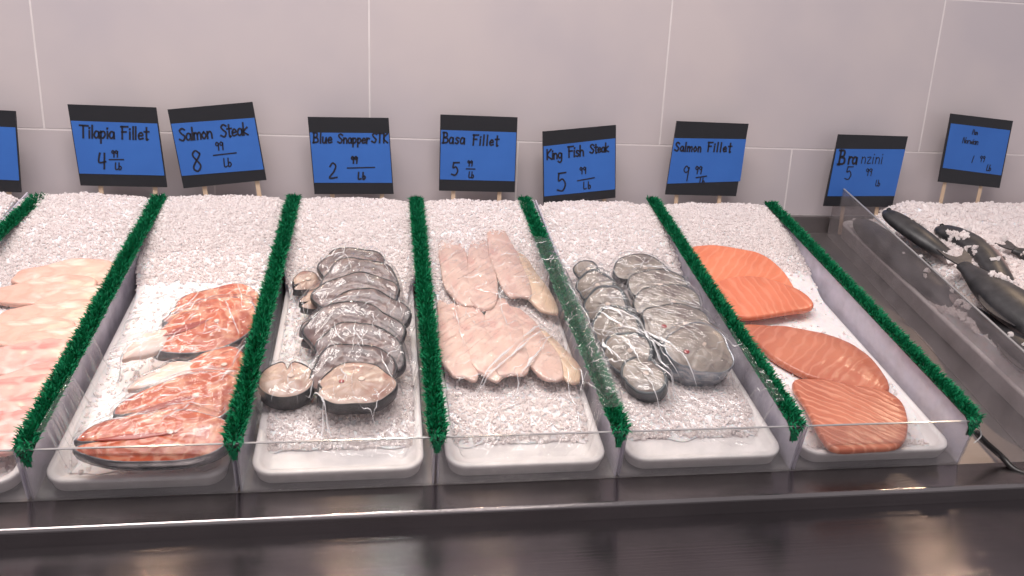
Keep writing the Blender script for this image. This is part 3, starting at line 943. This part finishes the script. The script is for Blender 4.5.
# ------------------------------------------------------------------ cable
def tube(name, pts, r, mat, parent=None, mw=None, ns=8):
    P = catmull([tuple(p) for p in pts], 8, closed=False)
    V, F = [], []
    for k, p in enumerate(P):
        tg = (P[min(k + 1, len(P) - 1)] - P[max(k - 1, 0)]).normalized()
        a = tg.cross(Vector((0, 0, 1))).normalized(); b = a.cross(tg)
        V += [p + a * (r * math.cos(2 * PI * i / ns)) + b * (r * math.sin(2 * PI * i / ns)) for i in range(ns)]
    for k in range(len(P) - 1):
        for i in range(ns):
            j = (i + 1) % ns
            F.append((k * ns + i, k * ns + j, k * ns + ns + j, k * ns + ns + i))
    F.append(tuple(range(ns))[::-1]); F.append(tuple((len(P) - 1) * ns + i for i in range(ns)))
    return link(name, mesh_data(name, V, F, mat), parent, mw)


pc = [(*at(976, 432, .045), .045), (*at(983, 440, .035), .035), (*at(1000, 455, .012), .012), (*at(1022, 473, .006), .006)]
pw = [MB @ Vector(p) for p in pc] + [Vector((.90, -.055, .006)), Vector((.96, -.10, -.018))]
o0 = pw[0].copy()
cb = tube('black_cable', [p - o0 for p in pw], .0042, M['cable'], mw=Matrix.Translation(o0))
tag(cb, 'black cable running from the corner of the salmon fillet bin down over the ledge', 'cable')
# clear tie hooked over that corner
pc = [(*at(974, 424, .07), .070), (*at(979, 428, .062), .062), (*at(981, 436, .05), .05), (*at(974, 443, .045), .045)]
o0 = MB @ Vector(pc[0])
tb = tube('plastic_tie', [MB @ Vector(p) - o0 for p in pc], .0009, M['acrylic_edge'], mw=Matrix.Translation(o0), ns=6)
tag(tb, 'thin clear plastic tie looped over the corner of the salmon fillet bin', 'tie')

# ------------------------------------------------------------------ signs
G = {  # handwriting: strokes in a box, baseline 0, capitals 1 high, width first
 'T': (.62, [[(0, 1), (.62, .97)], [(.3, .98), (.3, 0)]]), 'i': (.14, [[(.07, .55), (.07, 0)], [(.07, .78), (.08, .82)]]),
 'l': (.14, [[(.07, 1), (.07, 0)]]), 'a': (.42, [[(.36, .5), (.15, .55), (.02, .25), (.14, 0), (.34, .15), (.36, .5), (.40, 0)]]),
 'p': (.42, [[(.05, .55), (.05, -.4)], [(.05, .45), (.28, .55), (.38, .28), (.22, 0), (.05, .08)]]),
 'F': (.52, [[(.08, 1), (.08, 0)], [(.0, .98), (.52, 1)], [(.08, .55), (.4, .57)]]),
 'e': (.40, [[(.04, .28), (.36, .32), (.24, .56), (.04, .35), (.1, .02), (.38, .08)]]),
 't': (.34, [[(.16, .95), (.16, .0), (.26, 0)], [(0, .62), (.34, .64)]]),
 'S': (.5, [[(.46, .88), (.26, 1), (.06, .82), (.22, .55), (.44, .32), (.28, 0), (.0, .12)]]),
 'm': (.6, [[(.04, .55), (.04, 0)], [(.04, .4), (.2, .56), (.3, .4), (.3, 0)], [(.3, .4), (.46, .56), (.56, .4), (.56, 0)]]),
 'o': (.40, [[(.2, .55), (.03, .3), (.18, 0), (.37, .26), (.2, .55)]]),
 'n': (.42, [[(.05, .55), (.05, 0)], [(.05, .38), (.22, .56), (.36, .4), (.38, 0)]]),
 'k': (.42, [[(.05, 1), (.05, 0)], [(.36, .6), (.05, .28), (.38, 0)]]),
 'K': (.5, [[(.06, 1), (.06, 0)], [(.46, 1), (.06, .45), (.5, 0)]]),
 'B': (.5, [[(.07, 1), (.07, 0)], [(.0, .98), (.34, .96), (.36, .62), (.08, .52), (.42, .45), (.44, .1), (.0, .02)]]),
 'u': (.42, [[(.04, .55), (.06, .05), (.28, .05), (.37, .55), (.39, 0)]]),
 'r': (.32, [[(.05, .55), (.05, 0)], [(.05, .35), (.18, .55), (.30, .52)]]),
 's': (.34, [[(.32, .5), (.14, .56), (.06, .4), (.28, .2), (.2, 0), (.02, .05)]]),
 'g': (.42, [[(.36, .5), (.14, .55), (.03, .28), (.16, .04), (.36, .2), (.38, .5), (.36, -.25), (.16, -.42), (.02, -.3)]]),
 'h': (.42, [[(.05, 1), (.05, 0)], [(.05, .38), (.22, .56), (.36, .4), (.38, 0)]]),
 'L': (.42, [[(.06, 1), (.06, .02), (.42, .05)]]), 'b': (.42, [[(.05, 1), (.05, .02), (.26, 0), (.38, .25), (.24, .5), (.05, .35)]]),
 'z': (.36, [[(.02, .52), (.32, .54), (.04, .02), (.36, .04)]]), 'N': (.55, [[(.05, 0), (.07, 1), (.48, 0), (.5, 1)]]), 'w': (.55, [[(.02, .55), (.15, 0), (.28, .45), (.4, 0), (.53, .55)]]),
 'P': (.46, [[(.06, 0), (.06, 1), (.36, .95), (.4, .6), (.06, .5)]]),
 '1': (.16, [[(.12, 1), (.04, 0)]]), '2': (.5, [[(.04, .78), (.2, 1), (.4, .82), (.3, .45), (.02, .02), (.5, .06)]]),
 '4': (.46, [[(.08, 1), (.02, .42), (.44, .46)], [(.38, 1), (.36, 0)]]), '5': (.48, [[(.08, .98), (.06, .58), (.28, .66), (.44, .36), (.28, .02), (.0, .08)], [(.08, .98), (.48, 1)]]),
 '8': (.46, [[(.38, .86), (.2, 1), (.06, .78), (.38, .28), (.22, 0), (.04, .22), (.36, .74), (.38, .86)]]),
 '9': (.42, [[(.36, .8), (.18, 1), (.03, .75), (.18, .55), (.36, .72), (.38, .9), (.34, 0)]]),
 'k2': (0, []), ' ': (.28, []),
}


def ink_mesh(items, lw):
    """items: (text, x, y, height, slant, spacing) -> solid pen strokes in the local xz plane, front face toward -y"""
    V, F = [], []
    T0, T1 = 0, -.0004
    def stroke(P, w_):
        P = catmull([(a, b) for a, b in P], 5, closed=False) if len(P) > 2 else [Vector(p) for p in P]
        n = len(P)
        b0 = len(V)
        for k in range(n):
            d = (P[min(k + 1, n - 1)] - P[max(k - 1, 0)])
            d = d.normalized() if d.length > 0 else Vector((1, 0))
            nn = Vector((-d.y, d.x)) * w_ / 2
            q = P[k] - d * (w_ / 2 if k == 0 else 0) + d * (w_ / 2 if k == n - 1 else 0)
            for sgn, yy in ((1, T0), (-1, T0), (-1, T1), (1, T1)):
                V.append((q.x + nn.x * sgn, yy, q.y + nn.y * sgn))
        for k in range(n - 1):
            for i in range(4):
                j = (i + 1) % 4
                F.append((b0 + k * 4 + i, b0 + k * 4 + j, b0 + k * 4 + 4 + j, b0 + k * 4 + 4 + i))
        F.append((b0, b0 + 1, b0 + 2, b0 + 3)); q = b0 + (n - 1) * 4; F.append((q + 3, q + 2, q + 1, q))
    for it in items:
        if it[0] == '-':
            _, xa, ya, xb, yb_, w_ = it
            stroke([(xa, ya), (xb, yb_)], w_); continue
        txt, x, y, h, sp_, w_ = it[:6]
        dy = it[6] if len(it) > 6 else 0
        x_start = x
        for ch in txt:
            wd, st = G[ch]
            for s_ in st:
                jx = random.uniform(-.02, .02) * h
                stroke([(x + (a + .06 * b) * h + jx, y + dy * (x - x_start) + b * h) for a, b in s_], w_)
            x += (wd + sp_) * h
    return V, F


def sign(px_top_left, size, rot, z_rot_extra, label, writing, sticks=(.22, .85), stick_len=.06, paper=None, y=.66, lean=.06, shear=0):
    """size (w,h) m; origin at the middle of the board's bottom edge"""
    (xc, zb_) = px_top_left
    root = link('price_sign', None, None, Matrix.Translation((xc, y, zb_)) @ Matrix.Rotation(-lean, 4, 'X') @ Matrix.Rotation(rot, 4, 'Y'))
    tag(root, label, 'price sign', 'blue and black price signs stuck in the ice')
    w, h = size
    def pos(fx, fz): return ((fx - .5) * w + shear * (fz - .5) * h, fz * h)
    def plate(name, f, y0, y1, mat):
        c4 = [pos(*p) for p in f]
        c = [(c4[0][0], y0, c4[0][1]), (c4[1][0], y0, c4[1][1]), (c4[1][0], y1, c4[1][1]), (c4[0][0], y1, c4[0][1]),
             (c4[3][0], y0, c4[3][1]), (c4[2][0], y0, c4[2][1]), (c4[2][0], y1, c4[2][1]), (c4[3][0], y1, c4[3][1])]
        return hexa(name, c, mat, root, bevel=.0002)
    plate('board', [(0, 0), (1, 0), (1, 1), (0, 1)], 0, .004, M['board'])
    pf = paper or [(.01, .15), (.99, .15), (.99, .80), (.01, .80)]
    pp = plate('paper', pf, -.0007, -.0001, M['paper'])
    if writing:
        V, F = ink_mesh([], 0)
        its = []
        for it in writing:
            if it[0] == '-':
                a = pos(it[1], it[2]); b = pos(it[3], it[4]); its.append(('-', a[0], a[1], b[0], b[1], it[5] * h))
            else:
                a = pos(it[1], it[2]); its.append((it[0], a[0], a[1], it[3] * h, it[4], it[5] * h) + tuple(it[6:]))
        V, F = ink_mesh(its, 0)
        V = [(a, b - .0008, c) for a, b, c in V]
        link('lettering', mesh_data('lettering', V, F, M['ink'], False), pp)
    for s in sticks:
        sx0 = (s - .5) * w - shear * .5 * h
        boxes('wooden_stick', [(sx0 - .004, sx0 + .004, .0042, .0062, -stick_len, h * .6)], M['wood'], root, bevel=.0004)
    return root


B5 = .022; S5_ = .016
sign((-.708, .2395), (.147, .142), R(1.5), 0, 'blue price sign cut off by the picture edge, left of the Tilapia Fillet sign', None)
sign((-.4665, .2515), (.147, .142), R(.3), 0, 'blue price sign reading Tilapia Fillet 4.99',
     [('Tilapia', .08, .60, .15, .07, B5), ('Fillet', .55, .60, .15, .10, B5), ('4', .24, .22, .19, 0, B5), ('99', .41, .37, .08, .1, S5_), ('-', .38, .335, .54, .34, S5_), ('Lb', .43, .215, .08, .1, S5_)], shear=-.08)
sign((-.2865, .2585), (.148, .142), R(-7), 0, 'tilted blue price sign reading Salmon Steak 8.99',
     [('Salmon', .07, .60, .15, .04, B5), ('Steak', .56, .60, .15, .04, B5), ('8', .16, .20, .26, 0, B5), ('99', .47, .44, .10, .1, S5_), ('-', .43, .38, .70, .385, S5_), ('Lb', .53, .225, .10, .1, S5_)], sticks=(.24, .88), shear=-.02,
     paper=[(.01, .16), (.99, .14), (.99, .80), (.01, .82)])
sign((-.0555, .2440), (.147, .142), R(-1), 0, 'blue price sign reading Blue Snapper STK 2.99',
     [('Blue', .04, .67, .13, .13, B5), ('Snapper', .345, .67, .115, .10, B5), ('STK', .77, .68, .12, .04, B5), ('2', .20, .21, .20, 0, B5), ('99', .49, .41, .085, .1, B5), ('-', .44, .345, .78, .355, S5_), ('Lb', .56, .20, .085, .3, B5)], shear=-.05)
sign((.181, .2530), (.147, .143), R(.3), 0, 'blue price sign reading Basa Fillet 5.99',
     [('Basa', .03, .63, .14, .14, B5), ('Fillet', .42, .62, .13, .20, B5), ('5', .16, .21, .17, .05, B5), ('99', .36, .34, .07, .1, S5_), ('-', .35, .30, .46, .30, S5_), ('Lb', .38, .185, .075, .1, S5_)], sticks=(.19, .80), shear=.0)
sign((.3895, .2370), (.146, .142), R(-6.6), 0, 'tilted blue price sign reading King Fish Steak 5.99',
     [('King', .05, .62, .13, .05, B5), ('Fish', .34, .625, .14, .05, B5), ('Steak', .64, .65, .115, .06, B5), ('5', .19, .17, .25, .05, B5), ('99', .50, .38, .09, .15, S5_), ('-', .47, .29, .70, .31, S5_), ('Lb', .55, .17, .09, .3, S5_)], shear=.06,
     paper=[(.01, .12), (.99, .12), (.99, .82), (.01, .80)])
sign((.641, .2525), (.150, .145), R(.4), 0, 'blue price sign with crooked paper reading Salmon Fillet 9.99',
     [('Salmon', .03, .60, .115, .16, B5), ('Fillet', .48, .61, .12, .24, B5), ('9', .20, .20, .20, 0, S5_), ('99', .36, .30, .10, .1, S5_), ('-', .39, .245, .53, .27, S5_), ('Lb', .45, .17, .07, .1, S5_)], sticks=(.17, .78), shear=.08,
     paper=[(.00, .15), (1.02, .21), (1.0, .79), (.0, .77)])
sign((.990, .2345), (.155, .147), R(0), 0, 'blue price sign reading Branzini 5.99, behind the divider corner',
     [('B', .07, .585, .20, .0, B5 * 1.3), ('ra', .21, .60, .17, .04, B5 * 1.2), ('nzini', .40, .61, .16, .13, .011), ('5', .22, .38, .18, 0, S5_), ('99', .50, .44, .10, .1, .011), ('Lb', .68, .30, .08, .0, .011)], shear=.10,
     paper=[(.02, .14), (1.0, .16), (1.0, .82), (.01, .80)], sticks=(.3, .8))
sign((1.228, .2845), (.146, .141), R(4.2), 0, 'highest blue price sign on long sticks, small faint writing, far right',
     [('Pan', .38, .74, .065, .05, .011), ('Norwian', .25, .60, .085, .05, .011), ('1', .46, .33, .10, 0, .011), ('99', .58, .36, .085, .1, .011), ('Lb', .72, .24, .085, .05, .013)], shear=-.03,
     paper=[(.02, .21), (.98, .19), (.98, .86), (.02, .86)], sticks=(.13, .72), stick_len=.075)

# ------------------------------------------------------------------ plastic wrap over lanes 2..5
bpy.context.view_layer.update()
dg = bpy.context.evaluated_depsgraph_get()
def bed_tree(names):
    V, F = [], []
    inv = MB.inverted()
    for o in list(COL.objects):
        if o.type != 'MESH': continue
        r = o
        while r.parent: r = r.parent
        if r.name.split('.')[0] not in names: continue
        mw = inv @ o.matrix_world
        b = len(V)
        V += [mw @ p.co for p in o.data.vertices]
        F += [tuple(b + i for i in p.vertices) for p in o.data.polygons]
    return BVHTree.FromPolygons(V, F)
TREE = bed_tree({'salmon_steak', 'snapper_steak', 'basa_fillet', 'king_fish_steak', 'white_pan', 'turf_strip', 'crushed_ice'})


def wrap(corners, lane, label, nx=170, nv=240, angle=.6, amp=.004, seed=0, pull=None, nfold=60):
    """sheet over a quadrilateral of the bed (corners: front left, front right, back right, back left), draped and creased"""
    H = np.zeros((nv + 1, nx + 1)); XY = np.zeros((nv + 1, nx + 1, 2))
    c = [Vector(p) for p in corners]
    for j in range(nv + 1):
        for i in range(nx + 1):
            s, t = i / nx, j / nv
            p = (c[0] * (1 - s) + c[1] * s) * (1 - t) + (c[3] * (1 - s) + c[2] * s) * t
            e = min(s, 1 - s, t, 1 - t)
            p = p + Vector((noise.noise(Vector((s * 7, t * 7, seed))), noise.noise(Vector((s * 7, t * 7, seed + 9))))) * .006 * (1 - min(1, e * 8))
            XY[j, i] = p
            hit = TREE.ray_cast(Vector((p.x, p.y, .3)), Vector((0, 0, -1)))
            H[j, i] = hit[0].z if hit[0] is not None else .04
    raw = H.copy()
    # dilate then blur: a stretched film touches the tops only
    for _ in range(6):
        Q = np.pad(H, 1, mode='edge'); H = np.maximum.reduce([Q[1:-1, 1:-1], Q[:-2, 1:-1], Q[2:, 1:-1], Q[1:-1, :-2], Q[1:-1, 2:]])
    for _ in range(22):
        Q = np.pad(H, 1, mode='edge'); H = (Q[1:-1, 1:-1] * 2 + Q[:-2, 1:-1] + Q[2:, 1:-1] + Q[1:-1, :-2] + Q[1:-1, 2:]) / 6
    H = np.maximum(H, raw) + .0012
    V = []
    ca, sa = math.cos(angle), math.sin(angle)
    cx, cy = XY[nv // 2, nx // 2]
    for j in range(nv + 1):
        for i in range(nx + 1):
            x, y = XY[j, i]
            wx = .01 * noise.noise(Vector((x * 9, y * 9, seed + 2)))
            a = (x * ca + y * sa) + wx; b = (-x * sa + y * ca)
            n1 = 1 - abs(noise.noise(Vector((a * 9, b * 85, seed))))          # long sharp creases
            n2 = 1 - abs(noise.noise(Vector((a * 60 + 3, b * 22, seed + 4))))
            n3 = noise.noise(Vector((x * 28, y * 28, seed + 7)))
            m_ = .5 + .5 * noise.noise(Vector((x * 11, y * 11, seed + 13)))
            d = amp * (n1 ** 8 * m_ * 1.2 + n2 ** 10 * .45 * (1 - m_) + .22 * n3 + .15)
            V.append((x, y, H[j, i] + max(d, 0)))
    o = Vector((cx, cy, 0))
    V = [(a - o.x, b - o.y, w) for a, b, w in V]
    F = []
    for j in range(nv):
        for i in range(nx):
            q = j * (nx + 1) + i
            F.append((q, q + 1, q + nx + 2, q + nx + 1))
    ob = link('plastic_wrap', mesh_data('plastic_wrap', V, F, wrap_mat(angle)), None, bedmat(o.x, o.y, 0))
    tag(ob, label, 'plastic wrap', 'clear wrap sheets over the fish')
    # bunched folds of film: slim ridges, coloured milky white to stand for glints
    wt = BVHTree.FromPolygons([Vector(p) for p in V], F)
    rnd = random.Random(seed * 11 + 3)
    V, F = [], []
    def ridge(a, b, w_, h_):
        a = Vector(a); b = Vector(b); d = b - a; n = max(5, int(d.length / .003)); nn = Vector((-d.y, d.x)).normalized(); ph = rnd.uniform(0, 9)
        row = []
        for k in range(n + 1):
            t = k / n; p = a + d * t + nn * (.006 * noise.noise(Vector((t * 3, ph, seed))) + .0012 * noise.noise(Vector((t * 16, ph, 5))))
            hit = wt.ray_cast(Vector((p.x, p.y, .3)), Vector((0, 0, -1)))
            if hit[0] is None: continue
            e = math.sin(PI * t) ** .6 * (.55 + .45 * noise.noise(Vector((t * 7, ph, 1))) * 2); e = max(e, .08)
            row.append((p, hit[0].z, e))
        if len(row) < 4: return
        b0 = len(V)
        for p, z, e in row:
            for q, hh in ((-1, 0), (-.25, h_ * e), (.35, h_ * e * .8), (1, 0)):
                u = p + nn * (q * w_ * e)
                V.append((u.x, u.y, z + .0004 + hh))
        for k in range(len(row) - 1):
            for q in range(3):
                F.append((b0 + k * 4 + q, b0 + k * 4 + q + 1, b0 + k * 4 + 5 + q, b0 + k * 4 + 4 + q))
    for k in range(nfold):
        s_, t_ = rnd.uniform(.05, .95), rnd.uniform(.05, .95)
        p = (c[0] * (1 - s_) + c[1] * s_) * (1 - t_) + (c[3] * (1 - s_) + c[2] * s_) * t_ - Vector((o.x, o.y))
        an = angle + rnd.gauss(0, .5); L_ = rnd.uniform(.008, .05)
        ridge(p, p + Vector((math.cos(an), math.sin(an))) * L_, rnd.uniform(.0004, .0011), rnd.uniform(.0006, .002))
    for (xa, ya, xb, yb_, wd) in pull or ():
        ridge(Vector(at(xa, ya, .055)) - Vector((o.x, o.y)), Vector(at(xb, yb_, .055)) - Vector((o.x, o.y)), wd, wd * 1.4)
    fo = link('folds', mesh_data('folds', V, F, M['fold']), ob)
    tag(fo, 'bunched creases of the film, painted whitish for their glints', kind='stuff')
    return ob


wrap([(XD[2] + .018, -.004 + .02), (XD[3] - .014, .016), (XD[3] - .014, .36), (XD[2] + .03, .40)], 2, 'crinkled clear wrap sheet over the salmon steaks', seed=1, angle=.5, nfold=90,
     pull=[(175, 335, 215, 300, .0012), (185, 340, 225, 305, .001), (165, 345, 205, 322, .0012), (240, 300, 246, 330, .001), (228, 325, 240, 345, .0016), (200, 350, 235, 342, .0014), (150, 365, 190, 350, .001), (110, 425, 150, 412, .0014), (130, 430, 190, 405, .0012),
           (175, 375, 230, 368, .0014), (100, 440, 150, 432, .0012), (170, 420, 225, 415, .0009), (160, 395, 220, 385, .001)])
wrap([(XD[3] + .016, .055), (XD[4] - .016, .035), (XD[4] - .016, .44), (XD[3] + .03, .46)], 3, 'crinkled clear wrap sheet over the blue snapper steaks', seed=2, angle=1.1, amp=.0035, nfold=80,
     pull=[(318, 255, 330, 300, .0008), (345, 258, 350, 300, .0008), (335, 345, 345, 365, .0014), (355, 345, 362, 368, .0014), (310, 395, 340, 425, .0016), (325, 405, 318, 428, .0018), (350, 405, 375, 415, .0012), (380, 370, 395, 395, .0012), (285, 345, 300, 400, .0007), (300, 270, 330, 262, .001), (320, 330, 370, 318, .0008)])
wrap([(XD[4] + .016, .03), (XD[5] + .012, .03), (XD[5] - .004, .50), (XD[4] + .03, .53)], 4, 'crinkled clear wrap sheet over the basa fillets, caught on the grass strip', seed=3, angle=.85, amp=.005, nfold=70,
     pull=[(548, 318, 478, 382, .0026), (552, 322, 484, 380, .0018), (540, 330, 470, 392, .0010), (560, 325, 520, 378, .0014), (520, 372, 540, 350, .002), (470, 290, 520, 300, .001), (590, 330, 560, 300, .001),
           (455, 378, 500, 370, .0012), (560, 360, 590, 420, .0012), (545, 372, 585, 410, .0009), (450, 285, 465, 350, .001), (495, 285, 512, 345, .0008), (600, 420, 560, 350, .0008), (530, 400, 500, 425, .0008), (470, 405, 500, 398, .001), (430, 400, 470, 415, .001)])
wrap([(XD[5] - .012, .06), (XD[6] - .018, .035), (XD[6] - .03, .45), (XD[5] - .014, .47)], 5, 'crinkled clear wrap sheet over the king fish steaks, bunched at the left', seed=4, angle=-.55, amp=.006, nfold=90,
     pull=[(585, 322, 700, 385, .0026), (596, 345, 612, 362, .003), (632, 352, 668, 378, .0028), (575, 318, 625, 338, .0022), (590, 332, 680, 375, .0014), (600, 338, 660, 392, .0016), (580, 315, 640, 345, .0018), (610, 350, 690, 398, .0012), (620, 345, 720, 400, .001), (588, 340, 640, 385, .0014),
           (640, 360, 720, 410, .001), (650, 380, 740, 430, .0009), (600, 320, 650, 365, .001), (630, 372, 700, 430, .001), (575, 325, 600, 340, .002), (600, 358, 625, 372, .002), (655, 265, 620, 300, .0008), (640, 280, 665, 270, .001), (615, 285, 598, 270, .0012), (690, 405, 745, 440, .0012), (680, 290, 700, 310, .0008)])

# ------------------------------------------------------------------ light
world = bpy.data.worlds.new('shop'); scn.world = world; world.use_nodes = True
world.node_tree.nodes['Background'].inputs[0].default_value = (.80, .76, .80, 1)
world.node_tree.nodes['Background'].inputs[1].default_value = .60


def area(name, loc, target, sx_, sy_, power, col):
    l = bpy.data.lights.new(name, 'AREA'); l.shape = 'RECTANGLE'; l.size = sx_; l.size_y = sy_; l.energy = power; l.color = col
    o = bpy.data.objects.new(name, l); COL.objects.link(o); o.location = loc
    o.rotation_euler = (Vector(target) - Vector(loc)).to_track_quat('-Z', 'Y').to_euler()
    return o


area('ceiling_light', (-.3, -.35, 2.3), (0, .35, .1), 2.4, .6, 68, (1.0, .925, .885))
def lamp(loc, target, power, col, r=.012):
    l = bpy.data.lights.new('spot_lamp', 'SPOT'); l.energy = power; l.color = col; l.shadow_soft_size = r
    l.spot_size = R(60); l.spot_blend = .8
    o = bpy.data.objects.new('spot_lamp', l); COL.objects.link(o); o.location = loc
    o.rotation_euler = (Vector(target) - Vector(loc)).to_track_quat('-Z', 'Y').to_euler()


for X, Y0, pw_, cl in ((-.242, -.0375, 9, (1, .70, .45)), (-.0433, -.0434, 8, (1, .72, .48)), (.0079, -.073, 7, (.9, 1, .92)), (.1262, -.0396, 3, (1, .75, .5)), (.6813, -.0404, 9, (1, .72, .48))):
    d1 = math.hypot(math.hypot(X, Y0 + .895), .5138)
    H_ = 1.0; LYp = .62
    lx = X * 2.7
    for _ in range(5):
        d2 = math.sqrt((lx - X) ** 2 + (LYp - Y0) ** 2 + H_ ** 2); lx = X + X * d2 / d1
    lamp((lx, LYp, H_), (X, -.12, 0), pw_, cl)

# ------------------------------------------------------------------ camera
cam = bpy.data.cameras.new('camera'); co = bpy.data.objects.new('camera', cam); COL.objects.link(co)
cam.sensor_width = 36; cam.lens = FPX / 1024 * 36; cam.clip_start = .01
mw = Matrix.Identity(4)
for r in range(3):
    mw[r][0] = RT[r]; mw[r][1] = UP[r]; mw[r][2] = -FWD[r]; mw[r][3] = CAM[r]
co.matrix_world = mw
scn.camera = co

vs = scn.view_settings
scn.display_settings.display_device = 'sRGB'
vs.view_transform = 'Standard'; vs.look = 'None'; vs.exposure = 0; vs.gamma = 1; vs.use_curve_mapping = False
